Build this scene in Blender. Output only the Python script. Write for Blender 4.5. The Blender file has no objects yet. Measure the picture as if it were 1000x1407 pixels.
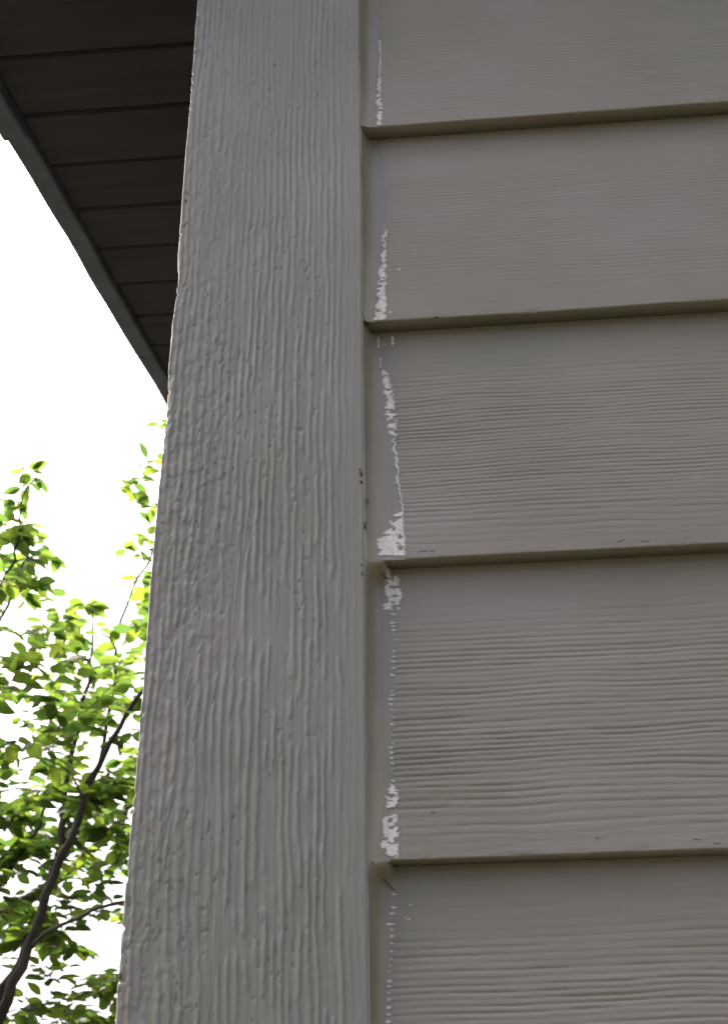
import bpy, math, random
import numpy as np
from mathutils import Vector, Matrix

# ------------------------------------------------------------------ camera, sky, sun, exposure
SC = bpy.context.scene
CAM = np.array([0.0, 0.0, 1.65])                      # hand held phone at chest/eye height
FPX, CX, CY = 1900.0, 500.0, 703.5                    # focal length and centre in photograph pixels
PITCH, YAW, ROLL = 0.54519, -0.08377, -0.00947
def cam_axes(p, y, r):
    cy, sy, cp, sp = math.cos(y), math.sin(y), math.cos(p), math.sin(p)
    F = np.array([sy*cp, cy*cp, sp]); R0 = np.array([cy, -sy, 0]); U0 = np.cross(R0, F)
    return R0*math.cos(r)+U0*math.sin(r), -R0*math.sin(r)+U0*math.cos(r), F
AR, AU, AF = cam_axes(PITCH, YAW, ROLL)
cd = bpy.data.cameras.new('camera'); cam = bpy.data.objects.new('camera', cd)
SC.collection.objects.link(cam); SC.camera = cam
M = Matrix.Identity(4)
for i in range(3):
    M[i][0] = AR[i]; M[i][1] = AU[i]; M[i][2] = -AF[i]; M[i][3] = CAM[i]
cam.matrix_world = M
cd.sensor_fit = 'VERTICAL'; cd.sensor_height = 36.0; cd.lens = 36.0*FPX/1407.0
cd.dof.use_dof = True; cd.dof.focus_distance = 1.0; cd.dof.aperture_fstop = 24
cd.clip_start = 0.02; cd.clip_end = 3000

SUN_EL, SUN_AZ = math.radians(60), math.radians(-50)   # azimuth from +Y (behind the wall), negative = to the left
w = bpy.data.worlds.new('World'); SC.world = w; w.use_nodes = True
nt = w.node_tree; bg = nt.nodes['Background']
sky = nt.nodes.new('ShaderNodeTexSky'); sky.sky_type = 'NISHITA'; sky.sun_disc = False
sky.sun_elevation = SUN_EL; sky.sun_rotation = SUN_AZ
sky.air_density = 0.45; sky.dust_density = 10.0; sky.ozone_density = 0.4
nt.links.new(sky.outputs[0], bg.inputs[0]); bg.inputs[1].default_value = 0.15
sl = bpy.data.lights.new('sun', 'SUN'); sl.energy = 2.0; sl.angle = math.radians(0.5); sl.color = (1, .95, .87)
so = bpy.data.objects.new('sun', sl); SC.collection.objects.link(so)
sd = Vector((math.sin(SUN_AZ)*math.cos(SUN_EL), math.cos(SUN_AZ)*math.cos(SUN_EL), math.sin(SUN_EL)))
so.rotation_euler = sd.to_track_quat('Z', 'Y').to_euler(); so.location = (-4, 6, 9)
vs = SC.view_settings; vs.view_transform = 'Standard'; vs.look = 'None'; vs.gamma = 1; vs.exposure = 2.15
vs.use_curve_mapping = False

# ------------------------------------------------------------------ helpers
def ray(px, py):
    px = np.asarray(px, float); py = np.asarray(py, float)
    return AF + ((px-CX)/FPX)[..., None]*AR + ((CY-py)/FPX)[..., None]*AU
def project(P):
    d = np.asarray(P, float)-CAM; k = d@AF
    return CX+FPX*(d@AR)/k, CY-FPX*(d@AU)/k
def at(px, py, y):                                     # the point on a pixel's ray at depth y from the camera
    d = ray(px, py); return CAM + d*(np.asarray(y)/d[..., 1])[..., None]

_rng = np.random.RandomState(7); _T = _rng.rand(512, 512)
def vnoise(x, y, seed=0):                              # smooth value noise in 0..1
    x = np.asarray(x, float)+seed*17.31; y = np.asarray(y, float)+seed*9.77
    xi = np.floor(x).astype(int); yi = np.floor(y).astype(int); fx = x-xi; fy = y-yi
    fx = fx*fx*fx*(fx*(fx*6-15)+10); fy = fy*fy*fy*(fy*(fy*6-15)+10)
    a = _T[xi % 512, yi % 512]; b = _T[(xi+1) % 512, yi % 512]; c = _T[xi % 512, (yi+1) % 512]; d = _T[(xi+1) % 512, (yi+1) % 512]
    return (a*(1-fx)+b*fx)*(1-fy)+(c*(1-fx)+d*fx)*fy
def fbm(x, y, seed=0, o=3):
    s = 0; a = 1; t = 0
    for i in range(o):
        s = s+a*vnoise(x*2**i, y*2**i, seed+i*3); t += a; a *= .5
    return s/t
def sstep(a, b, x):
    t = np.clip((np.asarray(x, float)-a)/(b-a), 0, 1); return t*t*(3-2*t)

def link(o, parent=None):
    SC.collection.objects.link(o)
    if parent is not None: o.parent = parent
    return o
def mesh_obj(name, V, Fq, mat, parent=None, smooth=True, tris=None):
    me = bpy.data.meshes.new(name); V = np.asarray(V, np.float32)
    Fq = np.asarray(Fq, np.int32).reshape(-1, 4)
    tr = np.zeros((0, 3), np.int32) if tris is None else np.asarray(tris, np.int32).reshape(-1, 3)
    me.vertices.add(len(V)); me.vertices.foreach_set('co', V.ravel())
    me.loops.add(Fq.size+tr.size); me.loops.foreach_set('vertex_index', np.concatenate([Fq.ravel(), tr.ravel()]))
    me.polygons.add(len(Fq)+len(tr))
    st = np.concatenate([np.arange(len(Fq))*4, Fq.size+np.arange(len(tr))*3]).astype(np.int32)
    me.polygons.foreach_set('loop_start', st)
    me.polygons.foreach_set('use_smooth', np.full(len(st), smooth))
    me.update(calc_edges=True); me.validate()
    me.materials.append(mat)
    return link(bpy.data.objects.new(name, me), parent)
def grid_faces(nr, nc, flip=False):
    i = np.arange(nr-1)[:, None]*nc+np.arange(nc-1)[None, :]
    f = np.stack([i, i+1, i+nc+1, i+nc], -1).reshape(-1, 4)
    return f[:, ::-1] if flip else f
BOXF = [(0, 3, 2, 1), (4, 5, 6, 7), (0, 1, 5, 4), (1, 2, 6, 5), (2, 3, 7, 6), (3, 0, 4, 7)]
def hexa(name, pts, mat, parent=None, bevel=0.0):      # eight corners: bottom ring, then top ring
    o = mesh_obj(name, pts, BOXF, mat, parent, False)
    if bevel:
        m = o.modifiers.new('bevel', 'BEVEL'); m.width = bevel; m.segments = 2
    return o
def box(name, x0, x1, y0, y1, z0, z1, mat, parent=None, bevel=0.0):
    return hexa(name, [(x0, y0, z0), (x1, y0, z0), (x1, y1, z0), (x0, y1, z0), (x0, y0, z1), (x1, y0, z1), (x1, y1, z1), (x0, y1, z1)], mat, parent, bevel)

# ------------------------------------------------------------------ materials
def new_mat(name):
    m = bpy.data.materials.new(name); m.use_nodes = True
    return m, m.node_tree, m.node_tree.nodes['Principled BSDF']
def noise_mix(nt, c1, c2, scale, detail=3, lo=.35, hi=.65, stretch=None):
    tc = nt.nodes.new('ShaderNodeTexCoord'); n = nt.nodes.new('ShaderNodeTexNoise')
    n.inputs['Scale'].default_value = scale; n.inputs['Detail'].default_value = detail
    if stretch:
        mp = nt.nodes.new('ShaderNodeMapping'); mp.inputs['Scale'].default_value = stretch
        nt.links.new(tc.outputs['Object'], mp.inputs[0]); nt.links.new(mp.outputs[0], n.inputs['Vector'])
    else: nt.links.new(tc.outputs['Object'], n.inputs['Vector'])
    r = nt.nodes.new('ShaderNodeMapRange'); r.inputs[1].default_value = lo; r.inputs[2].default_value = hi
    nt.links.new(n.outputs[0], r.inputs[0])
    mx = nt.nodes.new('ShaderNodeMix'); mx.data_type = 'RGBA'
    nt.links.new(r.outputs[0], mx.inputs[0])
    for i, c in ((6, c1), (7, c2)):
        if hasattr(c, 'is_linked') or isinstance(c, bpy.types.NodeSocket): nt.links.new(c, mx.inputs[i])
        else: mx.inputs[i].default_value = (*c, 1)
    return mx.outputs[2], n
def add_bump(nt, b, scale, strength, dist, stretch=None, detail=3):
    tc = nt.nodes.new('ShaderNodeTexCoord'); n = nt.nodes.new('ShaderNodeTexNoise')
    n.inputs['Scale'].default_value = scale; n.inputs['Detail'].default_value = detail
    mp = nt.nodes.new('ShaderNodeMapping'); mp.inputs['Scale'].default_value = stretch or (1, 1, 1)
    nt.links.new(tc.outputs['Object'], mp.inputs[0]); nt.links.new(mp.outputs[0], n.inputs['Vector'])
    bp = nt.nodes.new('ShaderNodeBump'); bp.inputs['Strength'].default_value = strength; bp.inputs['Distance'].default_value = dist
    nt.links.new(n.outputs[0], bp.inputs['Height']); nt.links.new(bp.outputs[0], b.inputs['Normal'])
def paint(name, c, var=.06, rough=.55, stretch=(1, 1, 1), bump=.25, spec=.4):
    m, nt, b = new_mat(name)
    c1 = tuple(v*(1-var)*k for v, k in zip(c, (.985, 1.01, .96))); c2 = tuple(v*(1+var)*k for v, k in zip(c, (1.015, .99, 1.04)))
    big, _ = noise_mix(nt, c1, c2, 7.0, 5)
    warm = tuple(v*k for v, k in zip(c, (1.02, .985, .93)))
    fine, _ = noise_mix(nt, big, warm, 40.0, 3, .45, .8, stretch)
    nt.links.new(fine, b.inputs['Base Color'])
    b.inputs['Roughness'].default_value = rough; b.inputs['Specular IOR Level'].default_value = spec
    add_bump(nt, b, 900, bump, .0004, stretch)
    return m
M_SIDE = paint('siding_paint', (.249, .2290, .181), var=.085, stretch=(.25, 1, 3))
M_TRIM = paint('trim_paint', (.240, .2310, .190), var=.085, stretch=(3, 1, .3), rough=.5, spec=.45)
M_CAULK = None
m, nt, b = new_mat('painted_caulk')
at_ = nt.nodes.new('ShaderNodeAttribute'); at_.attribute_name = 'tint'
bead, _ = noise_mix(nt, (.295, .256, .170), (.245, .212, .142), 60, 4, stretch=(2, 1, .4))
mx = nt.nodes.new('ShaderNodeMix'); mx.data_type = 'RGBA'
nt.links.new(at_.outputs['Fac'], mx.inputs[0]); nt.links.new(bead, mx.inputs[6]); mx.inputs[7].default_value = (.228, .214, .182, 1)
at2 = nt.nodes.new('ShaderNodeAttribute'); at2.attribute_name = 'cream'
mx2 = nt.nodes.new('ShaderNodeMix'); mx2.data_type = 'RGBA'
nt.links.new(at2.outputs['Fac'], mx2.inputs[0]); nt.links.new(mx.outputs[2], mx2.inputs[6]); mx2.inputs[7].default_value = (.50, .43, .33, 1)
nt.links.new(mx2.outputs[2], b.inputs['Base Color']); b.inputs['Roughness'].default_value = .5
add_bump(nt, b, 500, .2, .0004, (1, 1, .3)); M_CAULK = m
m, nt, b = new_mat('white_caulk')
c, _ = noise_mix(nt, (.74, .69, .62), (.60, .56, .50), 500, 3)
ac = nt.nodes.new('ShaderNodeAttribute'); ac.attribute_name = 'cover'; mc = nt.nodes.new('ShaderNodeMix'); mc.data_type = 'RGBA'
nt.links.new(ac.outputs['Fac'], mc.inputs[0]); mc.inputs[6].default_value = (.235, .216, .180, 1); nt.links.new(c, mc.inputs[7])
nt.links.new(mc.outputs[2], b.inputs['Base Color']); b.inputs['Roughness'].default_value = .6; M_WHITE = m
m, nt, b = new_mat('dark_grime'); b.inputs['Base Color'].default_value = (.012, .010, .008, 1); b.inputs['Roughness'].default_value = .9; M_GRIME = m
m, nt, b = new_mat('soffit_brown_aluminium')
c, _ = noise_mix(nt, (.036, .034, .037), (.028, .0265, .030), 14, 4, stretch=(.3, 3, 1))
nt.links.new(c, b.inputs['Base Color']); b.inputs['Roughness'].default_value = .75; b.inputs['Specular IOR Level'].default_value = .12; add_bump(nt, b, 60, .15, .002, (.1, 4, 1)); M_SOF = m
m, nt, b = new_mat('fascia_aluminium')
c, _ = noise_mix(nt, (.058, .066, .090), (.078, .087, .116), 20, 4)
nt.links.new(c, b.inputs['Base Color']); b.inputs['Roughness'].default_value = .6; b.inputs['Specular IOR Level'].default_value = .2; add_bump(nt, b, 25, .2, .002); M_FAS = m
m, nt, b = new_mat('roof_shingle')
c, _ = noise_mix(nt, (.06, .055, .05), (.10, .09, .085), 60, 4)
nt.links.new(c, b.inputs['Base Color']); b.inputs['Roughness'].default_value = .9; M_ROOF = m
m, nt, b = new_mat('lawn_grass')
c, _ = noise_mix(nt, (.026, .027, .012), (.042, .036, .021), 3, 8)
nt.links.new(c, b.inputs['Base Color']); b.inputs['Roughness'].default_value = .95; add_bump(nt, b, 40, .8, .05); M_GRASS = m
m, nt, b = new_mat('bark')
c, _ = noise_mix(nt, (.018, .015, .013), (.045, .038, .033), 30, 6, stretch=(1, 1, .3))
nt.links.new(c, b.inputs['Base Color']); b.inputs['Roughness'].default_value = .85; add_bump(nt, b, 60, .8, .01, (1, 1, .4)); M_BARK = m
# leaves: green, thin enough for the sun to shine through
m = bpy.data.materials.new('leaf_green'); m.use_nodes = True; nt = m.node_tree; nt.nodes.clear()
out = nt.nodes.new('ShaderNodeOutputMaterial'); geo = nt.nodes.new('ShaderNodeNewGeometry'); oi = nt.nodes.new('ShaderNodeObjectInfo')
ad = nt.nodes.new('ShaderNodeMath'); ad.operation = 'ADD'; fr = nt.nodes.new('ShaderNodeMath'); fr.operation = 'FRACT'
nt.links.new(geo.outputs['Random Per Island'], ad.inputs[0]); nt.links.new(oi.outputs['Random'], ad.inputs[1]); nt.links.new(ad.outputs[0], fr.inputs[0])
def ramp(cols):
    r = nt.nodes.new('ShaderNodeValToRGB'); e = r.color_ramp.elements
    e[0].position = 0; e[0].color = (*cols[0], 1); e[1].position = 1; e[1].color = (*cols[-1], 1)
    for i, cc in enumerate(cols[1:-1]):
        k = e.new((i+1)/(len(cols)-1)); k.color = (*cc, 1)
    nt.links.new(fr.outputs[0], r.inputs[0]); return r
r1 = ramp([(.045, .085, .028), (.058, .105, .028), (.072, .120, .030), (.085, .130, .032)])
r2 = ramp([(.085, .165, .030), (.120, .215, .032), (.170, .275, .034), (.260, .355, .038)])
pb = nt.nodes.new('ShaderNodeBsdfPrincipled'); pb.inputs['Roughness'].default_value = .45; pb.inputs['Specular IOR Level'].default_value = .35
tl = nt.nodes.new('ShaderNodeBsdfTranslucent'); ms = nt.nodes.new('ShaderNodeMixShader'); ms.inputs[0].default_value = .58
nt.links.new(r1.outputs[0], pb.inputs['Base Color']); nt.links.new(r2.outputs[0], tl.inputs['Color'])
nt.links.new(pb.outputs[0], ms.inputs[1]); nt.links.new(tl.outputs[0], ms.inputs[2]); nt.links.new(ms.outputs[0], out.inputs[0]); M_LEAF = m

# ------------------------------------------------------------------ ground
bpy_ground = mesh_obj('ground', [(-1500, -1500, 0), (1500, -1500, 0), (1500, 1500, 0), (-1500, 1500, 0)], [(0, 1, 2, 3)], M_GRASS, None, False)
bpy_ground['kind'] = 'structure'

# ------------------------------------------------------------------ the house corner
house = link(bpy.data.objects.new('house', None)); house.location = (0, 0, 0)
house['label'] = 'taupe painted house corner with lap siding, wide corner board and dark boarded soffit'
house['category'] = 'house'
D = 0.803                         # camera to the front of the siding laps
E, T = 0.2032, 0.0150             # exposure and thickness of a plank
ZL = 1.65+np.array([1.06005, .85685, .65365, .45045, .24725, .04405])   # bottom edges of the planks in view
XL, XR = -.2102, -.0669           # corner board
DT = D-.0042                      # its front face
X1 = 6.5                          # right end of the wall

# each plank: relief strength, slight slope of its bottom edge (as nailed), seed
BOARD = {0: (.36, -.000, 3), 1: (.42, .0, 11), 2: (.33, .0, 23), 3: (.74, .0, 31), 4: (1.0, .0, 47), 5: (1.0, .0, 59)}
def grain(k, x, v):
    """embossed horizontal wood grain of plank k, metres in front of (+) or behind (-) the face"""
    amp, _, s = BOARD.get(k, (.7, 0, k*5+70))
    xm = x*1000; vm = v*1000
    wob = 6.5*(fbm(xm/190, vm/60, s, 2)-.5)+2.2*(vnoise(xm/48, vm/20, s+4)-.5)+1.3*(fbm(xm/34, vm/16, s+5, 3)-.5)*(.5+1.3*(1-sstep(10, 60, vm)))
    vt = np.linspace(-20, 260, 600)
    lam = 3.7+1.9*(1-sstep(18, 52, vt))+2.6*sstep(135, 175, vt)+1.1*(vnoise(vt/17, vt*0, s+1)-.5)
    cum = np.cumsum(1/lam)*(vt[1]-vt[0])
    ph = np.interp(vm+wob, vt, cum)
    row = np.floor(ph); f = ph-row
    mod = .42+.58*sstep(.25, .7, vnoise(xm/75+row*13.7, row*3.1, s+7))
    mod = mod*(.45+.55*sstep(.15, .5, vnoise(xm/16+row*5.7, row*1.7, s+6)))
    d = f-.5
    line = np.exp(-(d/np.where(d > 0, .15, .24))**2)
    wide = vnoise(xm/70, vm/9, s+9)
    prof = sstep(2, 16, vm)*(.55+.45*sstep(10, 60, vm))*(1-.78*sstep(128, 185, vm))
    prof = prof*(.70+.55*vnoise(xm/170, vm/40, s+12))
    g = -.00082*line*mod*prof - .0006*(wide-.5)*(.4+.6*prof)
    g = g + .00030*(fbm(xm/18, vm/2.6, s+15, 3)-.5)
    return amp*g
# right limit of the smoothed-out caulk, read along the joint: photograph row -> column
FILM_Y = [-260, 0, 60, 120, 172, 190, 230, 270, 310, 330, 400, 440, 462, 500, 560, 620, 700, 765, 776, 790, 840, 930, 1080, 1130, 1183, 1190, 1215, 1260, 1300, 1407, 1700]
FILM_X = [521, 521, 522, 519, 518, 522, 529, 533, 531, 528, 521, 515, 521, 526, 538, 543, 553, 557, 556, 552, 546, 541, 539, 535, 536, 549, 547, 543, 539, 535, 533]
def face_y(v): return D + T*v/E                        # a plank leans back under the one above
def film_x(k, v):
    P = np.stack([np.full_like(v, XR+.02), face_y(v), ZL[k]+v], -1)
    px, py = project(P)
    q = np.interp(py, FILM_Y, FILM_X)
    # column -> x on the plank
    P2 = P.copy(); P2[..., 0] = XR+.03; px2, _ = project(P2)
    return XR+.02+(q-px)*.01/(px2-px)
def board_y(k, x, v):
    g = grain(k, x, v)
    if k in range(0, 6):
        fx = film_x(k, v); g = g*(1-.75*(1-sstep(-.003, .0025, x-fx)))
    # worn, slightly rolled bottom edge
    rb = .0011+.0006*(vnoise(x*160, 0*x, k+40)-.5)
    roll = np.where(v < rb, rb-np.sqrt(np.clip(rb**2-(rb-v)**2, 0, None)), 0)
    chip = .0011*sstep(.62, .85, vnoise(x*55, 0*x, k+60))*np.exp(-(v/.0025)**2)*vnoise(x*400, v*300, k)
    return face_y(v)-g+roll+chip
def build_plank(k, z0, xs, vs, parent):
    """closed plank: front relief, rounded bottom edge, underside and back"""
    vs = np.asarray(vs)[::-1]; X, V = np.meshgrid(xs, vs)
    Y = board_y(k, X, V); zb = z0+.0009*(vnoise(X*9, 0*X, k+80)-.5)*np.clip(1-V/.03, 0, 1)
    front = np.stack([X, Y, zb+V], -1)
    def row(y, z): return np.stack([xs, np.broadcast_to(y, xs.shape), np.broadcast_to(z, xs.shape)], -1)[None]
    yb = Y[-1]; top = vs[0]
    rows = [front, row(yb+.0025, z0), row(D+T*.97, z0+.0006), row(face_y(top)+T, z0+top), front[:1]*1.0]
    G = np.concatenate(rows, 0); nr, nc = G.shape[:2]
    return mesh_obj('siding_board', G.reshape(-1, 3), grid_faces(nr, nc), M_SIDE, parent)
xs_hi = np.concatenate([np.arange(XR-.004, XR+.030, .0006), np.arange(XR+.030, .34, .0021), np.arange(.34, X1, .02), [X1]])
xs_lo = np.concatenate([np.arange(XR-.004, .5, .006), np.arange(.5, X1, .05), [X1]])
vfine = np.concatenate([np.arange(0, .004, .0004), np.arange(.004, E+.006, .00062), [E+.014, E+.025]])
vmid = np.concatenate([np.arange(0, .004, .0008), np.arange(.004, E+.006, .0016), [E+.025]])
boards = {}
for k in range(1, 6): boards[k] = build_plank(k, ZL[k], xs_hi, vfine, house)
SOFF = lambda y: 1.65+1.15+.25*y
boards[0] = build_plank(0, ZL[0], xs_lo, np.concatenate([np.arange(0, .004, .0008), np.arange(.004, E+.02, .0016)]), house)
z = ZL[0]+E; n = 90
while z < SOFF(D)-.05:
    build_plank(n, z, xs_lo, np.linspace(0, min(E+.02, SOFF(D)-.005-z), 60), house); z += E; n += 1
z = ZL[5]-E
while z > -.02:
    build_plank(n, z, xs_lo, np.linspace(0, E+.02, 70), house); z -= E; n += 1
g0 = SOFF(D+.024)-.004; g1 = SOFF(4.9)-.004
wv = [(x, y, z) for x in (XL+.036, X1) for y, z in ((D+.026, .02), (9.1, .02), (9.1, SOFF(.7)-.004), (4.9, g1), (D+.026, g0))]
wc = bpy.data.meshes.new('wall_core'); wc.from_pydata(wv, [], [(0, 1, 2, 3, 4), (9, 8, 7, 6, 5), (0, 5, 6, 1), (1, 6, 7, 2), (2, 7, 8, 3), (3, 8, 9, 4), (4, 9, 5, 0)]); wc.materials.append(M_SIDE)
link(bpy.data.objects.new('wall_core', wc), house)

# corner board: rough sawn relief on its face, eased and chipped edges
def trim_relief(x, z):
    xm = (x-XL)*1000; zm = z*1000; W = (XR-XL)*1000
    u = xm/W
    wob = 9*(fbm(zm/300, xm/80, 101, 2)-.5)+3.2*(fbm(zm/55, xm/15, 103, 2)-.5)+1.15*(vnoise(zm/15, xm/5, 107)-.5)+.6*(vnoise(zm/5, xm/2, 108)-.5)
    ph = (xm+wob)/5.2+1.6*(vnoise(xm/28, 0*xm, 111)-.5)
    row = np.floor(ph); f = ph-row
    # rounded ridges: each climbs, falls off sharply and ends here and there like a finger
    saw = np.where(f < .55, sstep(0, .50, f), 1-sstep(.62, .86, f))
    left = 1-sstep(.18, .46, u+.16*(vnoise(zm/70, xm/30, 115)-.5))
    mod = .18+.82*sstep(.36, .50, .6*vnoise(zm/48+row*11.3, row*2.7, 113)+.4*vnoise(zm/(17-6*left)+row*5.1, row*7.7, 119))
    smooth = 1-.85*sstep(.86, .94, u+.05*(vnoise(zm/60, 0*zm, 117)-.5))
    up = 1-.5*sstep(2120, 2520, zm)
    g = .00084*up*saw*mod*smooth*(1-.15*left)*(.6+.9*vnoise(zm/70, xm/22, 118))
    lump = fbm(zm/8.0, xm/4.0, 121, 2); rough = (.12+.88*left)*(.55+.8*vnoise(zm/80, xm/40, 125))
    g = g+.00052*up*(sstep(.40, .60, lump)-.5)*rough*smooth
    g = g+.0005*(fbm(zm/30, xm/10, 129, 2)-.5)+.00012*(fbm(zm/2.6, xm/1.7, 130, 2)-.5)+.00024*(fbm(zm/45, xm/1.5, 127, 2)-.5)
    # short torn nicks
    nk = vnoise(zm/4.2, xm/2.0, 131); g = g-.0007*sstep(.84, .95, nk)*sstep(.45, .7, vnoise(zm/60, xm/25, 133))*(1-sstep(.7, .9, u))
    # dots of bare, crumbled edge on the outer arris
    pit = vnoise(zm/3.0, xm/2.2, 137); g = g-.0026*sstep(.80, .93, pit)*sstep(.5, .7, vnoise(zm/45, 0*zm, 139))*(1-sstep(2, 9, xm))
    return g
EDGE_Z = 1.65+np.array([.0, .163, .23, .281, .337, .389, .451, .521, .587, .614, .66, .69, .727, .819, .896, 1.032, 1.3])
EDGE_X = np.array([-211.4, -211.3, -211.9, -211.4, -210.7, -211, -211.8, -211.1, -210.0, -210.8, -210.9, -209.4, -211.0, -211.5, -211.3, -212.2, -211.5])/1000+.0009
def build_corner_board(z0, z1, dz):
    zs = np.arange(z0, z1, dz); r = .0014
    s = np.linspace(0, 1, 330)
    ZZ = zs[:, None]; ex = np.interp(zs, EDGE_Z, EDGE_X)[:, None]+.0009*(fbm(ZZ*75, 0*ZZ, 141, 4)-.5)+.0010*sstep(.70, .9, vnoise(ZZ*210, 0*ZZ, 142))
    exr = XR+.0003*(fbm(ZZ*60, 0*ZZ, 143, 2)-.5)
    X = ex+(exr-ex)*s[None, :]
    Y = DT-trim_relief(X, np.broadcast_to(ZZ, X.shape))
    dl = X-ex; dr = exr-X; r2 = .0016
    Y = Y+np.where(dl < r, r-np.sqrt(np.clip(r*r-(r-dl)**2, 0, None)), 0)+np.where(dr < r2, r2-np.sqrt(np.clip(r2*r2-(r2-dr)**2, 0, None)), 0)
    Z3 = np.broadcast_to(ZZ, X.shape)
    G = np.stack([X, Y, Z3], -1)
    def col(x, y): return np.stack([np.broadcast_to(x, zs.shape), np.broadcast_to(y, zs.shape), zs], -1)[:, None]
    left = [col(ex[:, 0]+.0012*(vnoise(zs*90, yy*200+0*zs, 147)-.5), yy) for yy in (DT+.03, DT+.02, DT+.012, DT+.006)]
    right = [col(exr[:, 0], DT+.004), col(exr[:, 0], DT+.03)]
    G = np.concatenate(left+[G]+right, 1); nr, nc = G.shape[:2]
    return G, nr, nc
G, nr, nc = build_corner_board(1.65+.10, 1.65+1.16, .0011)
G2, nr2, nc2 = build_corner_board(.02, 1.65+.10, .006); G3, nr3, nc3 = build_corner_board(1.65+1.16, SOFF(D)-.006, .006)
V = np.concatenate([G2.reshape(-1, 3), G.reshape(-1, 3), G3.reshape(-1, 3)])
Fq = np.concatenate([grid_faces(nr2+nr+nr3, nc)])
mesh_obj('corner_board', V, Fq, M_TRIM, house)
box('side_corner_board', XL-.0005, XL+.0185, DT+.03, DT+.15, .02, SOFF(D)-.006, M_TRIM, house, .002)

# caulk bead in the joint, one length per plank, smoothed out onto the plank
TONGUE = {0: (0, 0), 1: (0, 0), 2: (.0045, .25), 3: (.0045, .25), 4: (.0175, 1), 5: (.0185, 1)}   # caulk pushed under the lap above
def film_surface(k, x, v):
    s = x-XR; base = face_y(v)
    tw, ta = TONGUE[k]
    top = sstep(E-.015, E-.0005, v)
    fx = film_x(k, v)-XR; te = np.minimum(tw, fx-.0012)
    tg = ta*(1-sstep(te-.0055, te, s)) if tw else 0
    base = base-(T*1.0)*top**1.5*tg
    fil = (DT+.0016-base)*np.clip(1-s/.0088, 0, 1)**2.3
    return base+fil-.00055*(1-sstep(.6, 1.02, s/np.maximum(fx, .004)))-.00005
for k in range(0, 6):
    vv = np.concatenate([np.arange(-.0006, E-.014, .0022), np.arange(E-.014, E-.0002, .0006)])
    ss = np.concatenate([[-.0012], np.linspace(0, .3, 12), np.linspace(.36, 1.0, 10)])
    VV = np.broadcast_to(vv[:, None], (len(vv), len(ss))); fx = film_x(k, vv)-XR+.0012*(vnoise(vv*260, 0*vv, 151+k)-.5)
    X = XR+ss[None, :]*fx[:, None]; X[:, 0] = XR-.0012
    Y = film_surface(k, X, VV)+.0003*(vnoise(VV*60, X*300, 153)-.5); Y[:, -1] += .0006
    o = mesh_obj('caulk_bead', np.stack([X, Y, ZL[k]+VV], -1).reshape(-1, 3), grid_faces(len(vv), len(ss), True), M_CAULK, house)
    a = o.data.attributes.new('tint', 'FLOAT', 'POINT'); a.data.foreach_set('value', ((1 if k == 2 else .72)*sstep(.0045, .0105, X-XR)).astype(np.float32).ravel())
    cr = np.zeros_like(X); cr[:, 0:2] = (sstep(.35, .5, vnoise(vv*24, 0*vv, 157+k))*.9)[:, None]
    a = o.data.attributes.new('cream', 'FLOAT', 'POINT'); a.data.foreach_set('value', cr.astype(np.float32).ravel())

# white caulk left unpainted along the edge of the smear: photograph rows (y, left, right, cover)
SMEAR = {
 1: [(38, 520, 523, .25), (66, 521, 524, .45), (75, 521, 524, .45), (95, 520, 524, .45), (118, 518, 524, .48), (128, 517, 523, .6), (140, 517, 524, .8), (147, 517, 525, 1.), (160, 516, 526, 1.2), (173, 514, 525, 1.2)],
 2: [(314, 527, 533, .3), (320, 527, 532, .6), (324, 526, 532, .9), (345, 525, 531, 1.), (368, 522, 531, .95), (403, 518, 531, 1.), (425, 516, 531, 1.1), (441, 512, 530, .95)],
 3: [(492, 521, 523, .42), (505, 522, 525, .45), (510, 523, 531, .7), (522, 526, 536, .8), (535, 528, 539, .95), (552, 529, 542, .95), (561, 530, 543, .75), (571, 527, 545, .55), (582, 532, 545, .6), (598, 533, 545, .52), (606, 536, 546, .45), (641, 542, 548, .45), (656, 544, 549, .45), (684, 547, 552, .45), (703, 550, 555, .48), (708, 537, 555, .7), (727, 533, 555, .9), (735, 524, 556, .9), (742, 519, 557, 1.), (764, 517, 557, 1.1)],
 4: [(790, 532, 546, .6), (796, 529, 549, .95), (811, 529, 550, .95), (814, 525, 552, .9), (820, 528, 552, .85), (822, 534, 550, .85), (828, 533, 550, .85), (830, 526, 549, .95), (838, 524, 549, .95), (840, 536, 548, .3), (848, 539, 547, .3), (925, 537, 544, .3), (960, 534, 543, .3), (1000, 537, 542, .3), (1076, 536, 543, .3), (1080, 533, 546, .6), (1098, 530, 547, .6), (1110, 529, 547, .58), (1124, 526, 547, .65), (1138, 524, 548, .62), (1150, 526, 548, .6), (1160, 522, 548, .95), (1170, 527, 548, .9), (1180, 534, 548, .95)],
 5: [(1228, 540, 546, .3), (1243, 538, 547, .3), (1261, 532, 547, .3), (1283, 535, 543, .3), (1304, 535, 541, .3), (1335, 533, 540, .3), (1407, 531, 538, .3), (1440, 530, 538, .3)]}
def pix_of(k, X, V): return project(np.stack([X, face_y(V), ZL[k]+V], -1))
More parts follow.
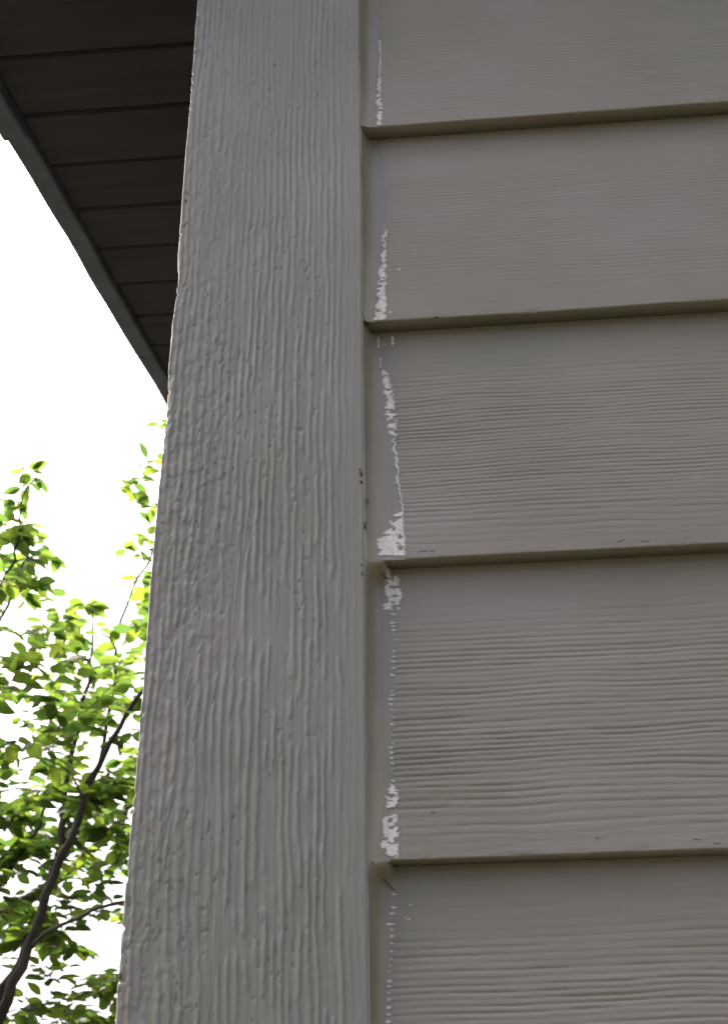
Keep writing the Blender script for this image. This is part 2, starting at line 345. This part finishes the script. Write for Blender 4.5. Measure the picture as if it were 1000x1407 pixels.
def smear_mesh(name, k, X, V, keep, parent, lift=.00022, fade=None):
    Y = np.minimum(board_y(k, X, V), film_surface(k, X, V))-lift
    nr, nc = X.shape; f = grid_faces(nr, nc, True); c = keep[:-1, :-1].ravel()
    f = f[c]
    if not len(f): return
    u, inv = np.unique(f, return_inverse=True); P = np.stack([X, Y, ZL[k]+V], -1).reshape(-1, 3)[u]
    o = mesh_obj(name, P, inv.reshape(-1, 4), M_WHITE, parent)
    fd = np.full(len(u), .8) if fade is None else np.clip(fade, 0, 1).ravel()[u]
    a = o.data.attributes.new('cover', 'FLOAT', 'POINT'); a.data.foreach_set('value', fd.astype(np.float32))
    return o
for k, tab in SMEAR.items():
    tb = np.array(tab, float)
    x = np.arange(XR+.004, XR+.034, .00032); v = np.arange(.0012, E-.001, .00032); X, V = np.meshgrid(x, v)
    px, py = pix_of(k, X, V)
    l = np.interp(py, tb[:, 0], tb[:, 1]); r = np.interp(py, tb[:, 0], tb[:, 2]); cov = np.interp(py, tb[:, 0], tb[:, 3])
    jl = 5*(vnoise(V*620, X*60, 161+k)-.5)+5*(vnoise(V*170, X*60, 163+k)-.5); jr = 3.2*(vnoise(V*560, X*60, 171+k)-.5)
    inside = (px > l+jl) & (px < r+jr) & (py > tb[0, 0]) & (py < tb[-1, 0])
    n1 = sstep(.20, .80, fbm(X*230, V*430, 181+k, 3)); n2 = vnoise(X*260, V*900, 183+k)
    solid = inside & (n1 < np.where(cov > .9, .90, .45+.5*(cov-.4)/.5)+.10*(n2-.5))
    mid = l+(r-l)*(.5+.9*(vnoise(V*430, 0*V, 184+k)-.5)); hw = .9+1.7*vnoise(V*500, X*40, 185+k)
    zig = (np.abs(px-mid) < hw) | (inside & (n2 < .24))
    ph = V/.0038+1.4*vnoise(V*60, 0*V, 186+k); row = np.floor(ph); f = ph-row; hs = vnoise(row*7.31, row*3.7, 187+k)
    tick = (np.abs(f-.5+.08*(px-l)/(r-l)) < (.10+.22*hs)*np.clip(1.05-(px-l-2*(hs-.5))/(r-l), 0, 1)) & inside & (hs > .30)
    inr = (py > tb[0, 0]) & (py < tb[-1, 0])
    keep = inr & np.where(cov > .5, solid, np.where(cov > .38, zig, tick))
    smear_mesh('caulk_smear', k, X, V, keep, boards[k], fade=np.clip(.30+np.minimum(px-l-jl, r+jr-px)/5, .25, 1)*np.clip(.45+(1-n1)*1.6, .3, 1)*(.8+.35*vnoise(X*300, V*120, 189)))
# faint square brush mark under the second lap, and a few spatters on the planks
k = 3; x = np.arange(XR+.006, XR+.03, .00032); v = np.arange(.17, E-.003, .00032); X, V = np.meshgrid(x, v); px, py = pix_of(k, X, V)
nn = vnoise(X*700, V*700, 191)
ring = ((np.abs(px-519.5) < 1.5) & (py > 462) & (py < 479) & (nn < .62)) | ((np.abs(px-539) < 1.8+1.2*(nn-.5)) & (py > 462) & (py < 474.5) & (nn < .78)) | ((np.abs(py-474) < .8) & (px > 524) & (px < 540) & (nn < .45))
smear_mesh('caulk_smear', k, X, V, ring, boards[k])
SPAT = {2: [(548, 370, 1.8), (536, 429, 1.5), (569, 344, .9)], 3: [(533, 491, .8)], 5: [(563, 1243, 1.3), (561, 1264, 1.9), (556, 1262, 1.0), (563, 1331, .9), (565, 1353, .9)], 4: [(545, 1121, .9), (608, 820, .7)]}
for k, L in SPAT.items():
    for (qx, qy, rr) in L:
        d = ray(qx, qy); t = D/d[1]; p = CAM+d*t; v0 = p[2]-ZL[k]
        x = np.arange(p[0]-.004, p[0]+.004, .0003); v = np.arange(v0-.006, v0+.006, .0003); v = v[(v > .0005) & (v < E-.0005)]
        X, V = np.meshgrid(x, v); px, py = pix_of(k, X, V)
        smear_mesh('caulk_spatter', k, X, V, np.hypot(px-qx, (py-qy)*1.2) < rr*(.6+.9*vnoise(X*1500, V*1500, 197)), boards[k], .00015)
# dark cracks, gaps and specks of dirt in the caulk and along the laps
def crack(pts, k, wpx, name='caulk_crack', dep=None):
    """thin ragged dark sliver following pixel points on plank k (or on the corner board when k is None)"""
    V = []; F = []
    for i, (qx, qy) in enumerate(pts):
        d = ray(qx, qy)
        yy = (D if dep is None else dep); p = CAM+d*(yy/d[1])
        if dep is None and k is not None:
            for _ in range(4):
                v0 = np.clip(p[2]-ZL[k], 0, E-.0004); yy = float(min(film_surface(k, np.array([p[0]]), np.array([v0]))[0], board_y(k, np.array([p[0]]), np.array([v0]))[0]))-.0003
                p = CAM+d*(yy/d[1])
        e = wpx[i]*.00026; a = np.array([p[0]-e, p[1], p[2]-e*.6]); c = np.array([p[0]+e, p[1], p[2]+e*.6])
        V += [a, c, c+[0, .0012, 0], a+[0, .0012, 0]]
    n = len(pts)
    for i in range(n-1):
        for j in range(4): F.append((4*i+j, 4*i+(j+1) % 4, 4*i+4+(j+1) % 4, 4*i+4+j))
    F += [(0, 3, 2, 1), (4*n-4, 4*n-3, 4*n-2, 4*n-1)]
    return mesh_obj(name, V, F, M_GRIME, house, True)
crack([(498, 430), (500, 438), (503, 443), (506, 446)], 2, (.4, .7, .8, 1.0))
crack([(501, 446), (504, 447), (507, 446)], 3, (1.2, 2.6, 1.6))
crack([(503.5, 176), (505, 178), (507, 178)], 2, (.8, 1.5, .8))
crack([(523, 787), (528, 792), (534, 795), (539, 796)], 4, (.3, .5, .9, .3))
crack([(527, 1207), (533, 1215), (538, 1220), (543, 1224)], 5, (.3, .5, .8, .3))
crack([(511.5, 1184), (512, 1188)], 5, (1.0, .7))
SP = random.Random(5)
for (cx_, cy_, n_, sx_, sy_) in ((496, 650, 9, 2.0, 9), (501, 722, 5, 1.3, 5), (498, 787, 6, 1.6, 7), (504, 686, 3, 3, 5)):
    for i in range(n_):
        qx, qy = cx_+SP.gauss(0, sx_*.6), cy_+SP.gauss(0, sy_*.55)
        crack([(qx-.8, qy-SP.uniform(.6, 1.6)), (qx, qy), (qx+SP.uniform(-.8, 1), qy+SP.uniform(.6, 1.8))], None, (.3, SP.uniform(.5, 1.2), .3), 'dirt_speck', DT-.0012 if qx < XR*0+497.5 else DT+.0004)

for kk, pp, ww in ((3, [(848, 744.5), (853, 743), (858, 740)], (.2, .7, .2)), (3, [(878, 742.5), (884, 743.5), (892, 743)], (.2, .6, .2)), (3, [(941, 738), (944, 738.5)], (.6, .5)),
                   (4, [(951, 1152), (956, 1153), (962, 1153.5)], (.4, .8, .3)), (4, [(979, 1158), (984, 1158.5), (989, 1159)], (.3, .7, .2)), (3, [(576, 757.5), (580, 757), (586, 757)], (.3, .6, .2)),
                   (3, [(590, 756), (597, 757.5)], (.5, .3)), (4, [(592, 1116), (598, 1115.5)], (.5, .3)), (2, [(596, 436), (601, 435)], (.4, .3)), (4, [(818, 1152), (823, 1150)], (.4, .2))):
    crack(pp, kk, [q*.5 for q in ww], 'paint_nick')

# rake soffit of narrow boards, running from the side wall out to the fascia, rising to the back
def sp(x, y, dz=0.0): return (x, y, SOFF(y)+dz)
y = 1.194-.127*4; i = 0
XS0, XS1 = -.583, XL+.03
while y < 4.9:
    a, b_ = y+.0012, y+.127-.0012; j = .0008*math.sin(i*2.3); tw = .0009*math.sin(i*1.7+1)
    xa, xb = (XS0, XS1) if y > D-.1 else (XS0, X1)
    V = [sp(xa, a+.004, j+.0005), sp(xb, a+.004, j+tw), sp(xb, b_-.004, j+tw), sp(xa, b_-.004, j+.0005),
         sp(xa, a, j+.0055), sp(xb, a, j+.0055), sp(xb, b_, j+.0055), sp(xa, b_, j+.0055),
         sp(xa, a, .012), sp(xb, a, .012), sp(xb, b_, .012), sp(xa, b_, .012)]
    if y+.127 < .72 or y > .72:
        mesh_obj('soffit_board', V, [(0, 3, 2, 1), (0, 1, 5, 4), (1, 2, 6, 5), (2, 3, 7, 6), (3, 0, 4, 7), (4, 5, 9, 8), (5, 6, 10, 9), (6, 7, 11, 10), (7, 4, 8, 11), (8, 9, 10, 11)], M_SOF, house, False)
    else:
        mesh_obj('soffit_board', V, [(0, 3, 2, 1), (0, 1, 5, 4), (1, 2, 6, 5), (2, 3, 7, 6), (3, 0, 4, 7), (4, 5, 9, 8), (5, 6, 10, 9), (6, 7, 11, 10), (7, 4, 8, 11), (8, 9, 10, 11)], M_SOF, house, False)
    y += .127; i += 1
# fascia: two lengths lapped at a joint, bottom edge turned in under the soffit
def fascia(y0, y1, drop, out_, nseg):
    V = []; F = []
    prof = [(-.586, .004), (-.586, -drop), (-.5885, -drop-.002), (-.616-out_, -drop-.002), (-.6185-out_, -drop), (-.6185-out_, .17), (-.600, .17)]
    for i in range(nseg+1):
        yy = y0+(y1-y0)*i/nseg; wv = .0012*math.sin(yy*9)+.0007*math.sin(yy*23+1); dv = .0008*math.sin(yy*31)
        for x, zz in prof: V.append((x+wv, yy, SOFF(yy)+zz+(dv if zz < .1 else 0)))
    n = len(prof)
    for i in range(nseg):
        for j in range(n): F.append((i*n+j, i*n+(j+1) % n, (i+1)*n+(j+1) % n, (i+1)*n+j))
    o = mesh_obj('fascia_board', V, np.array(F)[:, ::-1], M_FAS, house, False)
    me = o.data
    # close both ends
    import bmesh
    bm = bmesh.new(); bm.from_mesh(me); bm.verts.ensure_lookup_table()
    bm.faces.new([bm.verts[j] for j in range(n)]); bm.faces.new([bm.verts[nseg*n+j] for j in reversed(range(n))])
    bmesh.ops.recalc_face_normals(bm, faces=bm.faces); bm.to_mesh(me); bm.free()
    return o
f1 = fascia(.66, 1.353, .0165, .0025, 24); f2 = fascia(1.345, 4.9, .011, 0, 60)
for (qx, qy, par) in ((50, 236, f2), (119, 357, f2), (197, 484, f2)):
    d = ray(qx, qy); 
    tt = (1.15)/(d[2]-.25*d[1]); p = CAM+d*tt
    V = []; F = []
    for ring_, rr in ((0, .0035), (1, .0030)):
        for j in range(10):
            an = j*math.tau/10; V.append((p[0]+rr*math.cos(an), p[1]+rr*math.sin(an), SOFF(p[1])-.0125-.0016*ring_))
    F = [(j, (j+1) % 10, 10+(j+1) % 10, 10+j) for j in range(10)]
    T3 = [(10, 10+j+1, 10+j) for j in range(1, 9)]
    mesh_obj('nail_head', V, F, M_FAS, f2, False, T3)
# roof deck above the soffit, up to the ridge and down again
hexa('roof', [sp(-.60, .66, .014), sp(X1+.3, .66, .014), sp(X1+.3, 4.9, .014), sp(-.60, 4.9, .014), sp(-.63, .64, .175), sp(X1+.3, .64, .175), sp(X1+.3, 4.9, .175), sp(-.63, 4.9, .175)], M_ROOF, house)
zr = SOFF(4.9)
hexa('roof_slope', [(-.60, 4.901, zr+.014), (X1+.3, 4.901, zr+.014), (X1+.3, 9.5, zr-1.14), (-.60, 9.5, zr-1.14), (-.63, 4.901, zr+.175), (X1+.3, 4.901, zr+.175), (X1+.3, 9.5, zr-.98), (-.63, 9.5, zr-.98)], M_ROOF, house)
# side wall planks, cut to the slope of the rake (seen only from further left)
z = ZL[5]-9*E; y_in = DT+.151
def rake_y(zz): return max(y_in, (zz+.006-2.80)/.25)
while z < SOFF(4.9)-.03:
    if z > -.05:
        xa = XL+.019; zt = z+E+.01; yb, yt = rake_y(z), min(rake_y(zt), 4.85)
        eb, et = (9.1 if yb <= y_in+1e-6 else min(9.1, 9.8-yb)), min(9.1, 9.8-yt)
        zt = min(zt, SOFF(yt)-.004)
        V = [(xa-.004, yb, z), (xa-.004, eb, z), (xa+.006, eb, z), (xa+.006, yb, z), (xa+.005, yt, zt), (xa+.005, et, zt), (xa+.014, et, zt), (xa+.014, yt, zt)]
        hexa('side_siding_board', V, M_SIDE, house)
    z += E

# ------------------------------------------------------------------ tree behind the corner
RT = random.Random(11); NR = np.random.RandomState(21)
tree = link(bpy.data.objects.new('broadleaf_tree', None)); tree.location = (-2.15, 4.5, 0)
tree['label'] = 'leafy green tree with dark leaning limbs beyond the house corner'; tree['category'] = 'tree'
bpy.context.view_layer.update()
TO = np.array([-2.15, 4.5, 0])
def tube(pts, rad, nside=7):
    pts = np.asarray(pts, float)-TO; rad = np.asarray(rad); n = len(pts)
    tan = np.gradient(pts, axis=0); tan /= np.linalg.norm(tan, axis=1)[:, None]+1e-9
    ref = np.array([0.3, .9, .2]); a = np.cross(tan, ref); a /= np.linalg.norm(a, axis=1)[:, None]+1e-9; b2 = np.cross(tan, a)
    an = np.arange(nside)*math.tau/nside
    ring = pts[:, None]+rad[:, None, None]*(np.cos(an)[None, :, None]*a[:, None]+np.sin(an)[None, :, None]*b2[:, None])
    V = np.concatenate([ring.reshape(-1, 3), pts[-1:]+tan[-1:]*rad[-1], pts[:1]])
    F = [(i*nside+j, i*nside+(j+1) % nside, (i+1)*nside+(j+1) % nside, (i+1)*nside+j) for i in range(n-1) for j in range(nside)]
    Tt = [((n-1)*nside+j, (n-1)*nside+(j+1) % nside, n*nside) for j in range(nside)]+[((j+1) % nside, j, n*nside+1) for j in range(nside)]
    return V, np.array(F), np.array(Tt)
def spline(P, n):
    P = np.asarray(P, float); t = np.linspace(0, len(P)-1, n); i = np.clip(t.astype(int), 0, len(P)-2); f = (t-i)[:, None]
    Q = np.concatenate([2*P[:1]-P[1:2], P, 2*P[-1:]-P[-2:-1]]); a, b2, c, d = Q[i], Q[i+1], Q[i+2], Q[i+3]
    return .5*((2*b2)+(-a+c)*f+(2*a-5*b2+4*c-d)*f**2+(-a+3*b2-3*c+d)*f**3)
nodes = []                                               # points of wood that twigs may spring from (position, radius)
def limb(P, r0, r1, name='limb', n=None):
    P = np.asarray(P, float); n = n or max(6, int(np.linalg.norm(np.diff(P, axis=0), axis=1).sum()/.06))
    Q = spline(P, n); Q[1:-1] += NR.normal(0, .006, (n-2, 3))
    r = np.linspace(r0, r1, n)
    V, F, Tt = tube(Q, r, 9); mesh_obj(name, V, F, M_BARK, tree, True, Tt)
    for q, rr in zip(Q, r): nodes.append((q, rr))
    return Q
fork = at(-95, 1520, 4.25)
trunk = limb([(-2.15, 4.5, -.05), (-2.12, 4.48, .7), (-2.02, 4.42, 1.4), tuple(fork)], .085, .045, 'trunk', 24)
def L(*p): return [tuple(at(a, b_, c)) for a, b_, c in p]
limb([tuple(fork)]+L((-25, 1420, 4.2), (20, 1340, 4.2), (55, 1250, 4.2), (85, 1165, 4.25), (92, 1075, 4.3), (118, 960, 4.3), (128, 880, 4.35), (125, 830, 4.35)), .023, .002)
limb([tuple(fork)]+L((10, 1375, 4.15), (50, 1270, 4.1), (90, 1170, 4.1), (130, 1065, 4.1), (172, 985, 4.1), (230, 900, 4.05), (290, 800, 4.0)), .019, .004)
limb(L((88, 1170, 4.25), (120, 1090, 4.4), (158, 945, 4.45), (160, 870, 4.5), (205, 765, 4.5), (250, 640, 4.5), (262, 560, 4.5)), .009, .002)
limb(L((26, 1330, 4.2), (55, 1290, 4.05), (110, 1262, 3.95), (170, 1235, 3.9), (250, 1215, 3.85)), .008, .003)
limb(L((-60, 1460, 4.2), (-10, 1250, 4.45), (22, 1180, 4.5), (60, 1120, 4.55), (75, 1010, 4.6)), .011, .003)
limb(L((-60, 1460, 4.2), (-60, 1250, 4.1), (-55, 1050, 4.0), (-25, 880, 4.0), (20, 760, 4.0), (30, 690, 4.0), (42, 650, 4.0)), .011, .0015)
limb(L((-40, 960, 4.0), (20, 800, 4.2), (50, 760, 4.25), (75, 745, 4.3)), .007, .0015)
limb([tuple(fork)]+[(-2.0, 4.6, 2.6), (-2.15, 4.9, 3.3), (-2.2, 5.0, 4.1)], .045, .010)
limb([tuple(fork)]+[(-2.25, 4.2, 2.5), (-2.6, 3.95, 3.1), (-2.85, 3.8, 3.7)], .040, .010)
limb([(-2.05, 4.6, 2.7), (-1.6, 5.1, 3.2), (-1.35, 5.4, 3.7), (-1.2, 5.5, 4.2)], .028, .008)
limb([(-2.02, 4.42, 1.5), (-2.5, 4.6, 2.1), (-3.0, 4.9, 2.8), (-3.2, 5.1, 3.4)], .036, .010)

# crown: sprays of leaves hung on twigs. Where the photograph shows it: columns/rows of the densest foliage
def density(px, py):
    """how much foliage hangs in a direction: open sky towards the top of the crown, ragged edge"""
    e = np.interp(px, [-400, -150, 0, 40, 75, 110, 150, 205, 260, 330], [640, 660, 690, 700, 790, 800, 815, 800, 760, 760])
    base = sstep(-20, 90, py-e)
    gaps = [(25, 1010, 40, 24), (100, 985, 25, 14), (15, 860, 34, 40), (130, 1275, 40, 24), (150, 735, 45, 55), (70, 1330, 22, 18), (150, 1385, 30, 18), (60, 890, 22, 20), (190, 900, 14, 26), (110, 770, 30, 25), (80, 1180, 16, 18)]
    for gx, gy, a, b2 in gaps: base = base*(1-.93*np.exp(-(((px-gx)/a)**2+((py-gy)/b2)**2)**2))
    return base
tips = []
tries = 0
while len(tips) < 480 and tries < 20000:                 # the side of the crown in view
    tries += 1
    px, py = RT.uniform(-60, 330), RT.uniform(650, 1520)
    if RT.random() < float(density(np.array(px), np.array(py)))*.9: tips.append((at(px, py, RT.uniform(3.6 if py < 1040 else 4.15, 5.1)), 1.0))
for q in ((35, 645, 4.0), (45, 652, 4.0), (30, 668, 4.0), (5, 690, 4.05), (28, 735, 4.0), (48, 765, 4.05), (-5, 750, 3.95), (22, 690, 4.02), (10, 715, 4.0), (40, 720, 4.05), (15, 745, 4.02), (55, 745, 4.1), (-15, 700, 4.0), (-20, 740, 4.05), (5, 770, 4.0), (85, 765, 4.25), (175, 665, 4.45), (195, 640, 4.5), (205, 735, 4.5), (220, 580, 4.5), (222, 625, 4.5), (190, 655, 4.45), (188, 700, 4.5), (208, 690, 4.5), (198, 752, 4.5), (172, 752, 4.45), (245, 600, 4.5), (260, 660, 4.5), (240, 720, 4.5)):
    tips.append((at(*q), .55))
tries = 0
while tries < 260:                                       # the rest of the crown, out of the picture
    v = NR.normal(0, 1, 3); v /= np.linalg.norm(v); p = np.array([-2.25, 4.6, 3.25])+v*np.array([1.25, 1.25, 1.2])*RT.random()**.4
    px, py = project(p)
    if -60 < px < 1000 and 0 < py < 1520: tries += .2; continue
    tips.append((p, 1.0)); tries += 1
tips.sort(key=lambda t: np.linalg.norm(t[0]-fork))
leafM = []                                               # 4x4 placements
tw_V = []; tw_F = []; tw_T = []; off = 0
def leaf_at(p, d, size, droop):
    d = np.array(d)/np.linalg.norm(d); up = np.array([0, 0, 1.0])+NR.normal(0, .38, 3)
    x_ = np.cross(d, up); x_ /= np.linalg.norm(x_)+1e-9; z_ = np.cross(x_, d)
    m_ = Matrix(((x_[0], d[0], z_[0], p[0]-TO[0]), (x_[1], d[1], z_[1], p[1]-TO[1]), (x_[2], d[2], z_[2], p[2]-TO[2]), (0, 0, 0, 1)))
    leafM.append(m_ @ Matrix.Diagonal((size*RT.uniform(.85, 1.15), size, size, 1)))
for tip, dens in tips:
    P = np.array([n[0] for n in nodes]); dd = np.linalg.norm(P-tip, axis=1)+.35*np.clip(P[:, 2]-tip[2]+.05, 0, None)
    j = int(np.argmin(dd)); a, ra = nodes[j]; ln = np.linalg.norm(tip-a)
    mid = a*.5+tip*.5+NR.normal(0, .05*ln, 3)+np.array([0, 0, .06*ln]); n = max(5, int(ln/.05))
    Q = spline([a, mid, tip], n); Q[1:-1] += NR.normal(0, .003, (n-2, 3)); r0 = min(ra*.8, .0018+.0075*min(ln, .8)); r = np.linspace(r0, .0013, n)
    V, F, Tt = tube(Q, r, 5); tw_V.append(V); tw_F.append(F+off); tw_T.append(Tt+off); off += len(V)
    for q, rr in zip(Q[2::2], r[2::2]): nodes.append((q, rr))
    # leaves along the last stretch of the twig and a spray at its end
    s_along = []
    tot = np.linalg.norm(np.diff(Q, axis=0), axis=1).sum(); m_l = int((7 if dens == 1 else 5)*dens+4)
    for i in range(m_l):
        f = 1-(i/m_l)**1.1*min(1, .30/max(tot, .01)); ii = f*(n-1); k0 = min(int(ii), n-2); p = Q[k0]*(1-(ii-k0))+Q[k0+1]*(ii-k0)
        tdir = Q[k0+1]-Q[k0]; tdir = tdir/np.linalg.norm(tdir)
        an = i*2.4+RT.random(); sd_ = np.array([math.cos(an), math.sin(an), -.25+.3*RT.random()])
        d = tdir*RT.uniform(.25, .8)+sd_*.8+np.array([0, 0, -.18])
        s = .072*RT.uniform(.6, 1.12)*(.8 if i < 2 else 1)
        pet = p+d/np.linalg.norm(d)*.012
        leaf_at(pet, d, s, 0)
o = mesh_obj('twigs', np.concatenate(tw_V), np.concatenate(tw_F), M_BARK, tree, True, np.concatenate(tw_T)); o['kind'] = 'stuff'
# one leaf: oval blade, pointed tip, folded along the midrib, drooping tip, short stalk
ts = [0, .12, .3, .5, .7, .87, 1.0]; ws = [.02, .17, .28, .31, .245, .125, .004]
LV = []; LF = []
for t, wd in zip(ts, ws):
    dz = -.16*t*t+.05*t
    LV += [(-wd, t, dz+.22*wd*.6+.012*math.sin(t*19)), (0, t, dz-.02), (wd, t, dz+.22*wd*.6-.012*math.sin(t*17))]
for i in range(6): LF += [(3*i, 3*i+1, 3*i+4, 3*i+3), (3*i+1, 3*i+2, 3*i+5, 3*i+4)]
b0 = len(LV); LV += [(-.012, -.18, .015), (.012, -.18, .015)]; LF += [(b0, b0+1, 2, 0)]
LV = np.array(LV, float); LF = np.array(LF)
leaf_me = None; vis = []
for i, m_ in enumerate(leafM):
    p = np.array(m_.translation)+TO; px, py = project(p)
    edge = np.interp(py, [545, 1407], [229, 160])
    vis.append((-np.linalg.norm(p-CAM)*1.0+m_.col[1].length*20 if (-10 < px < edge+5 and 520 < py < 1410) else -1e3, i))
vis.sort(reverse=True); near = [i for s_, i in vis if s_ > -500][:300]; ns = set(near)
for i in near:
    if leaf_me is None:
        o = mesh_obj('leaf', LV, LF, M_LEAF, tree); leaf_me = o.data
    else: o = link(bpy.data.objects.new('leaf', leaf_me), tree)
    o.matrix_local = leafM[i]
FV = []; FF = []; off = 0
H = np.concatenate([LV, np.ones((len(LV), 1))], 1)
for i, m_ in enumerate(leafM):
    if i in ns: continue
    FV.append((H@np.array(m_).T)[:, :3]); FF.append(LF+off); off += len(LV)
o = mesh_obj('foliage', np.concatenate(FV), np.concatenate(FF), M_LEAF, tree); o['kind'] = 'stuff'
print('leaves', len(leafM), 'in view', sum(s_ > -500 for s_, _ in vis))
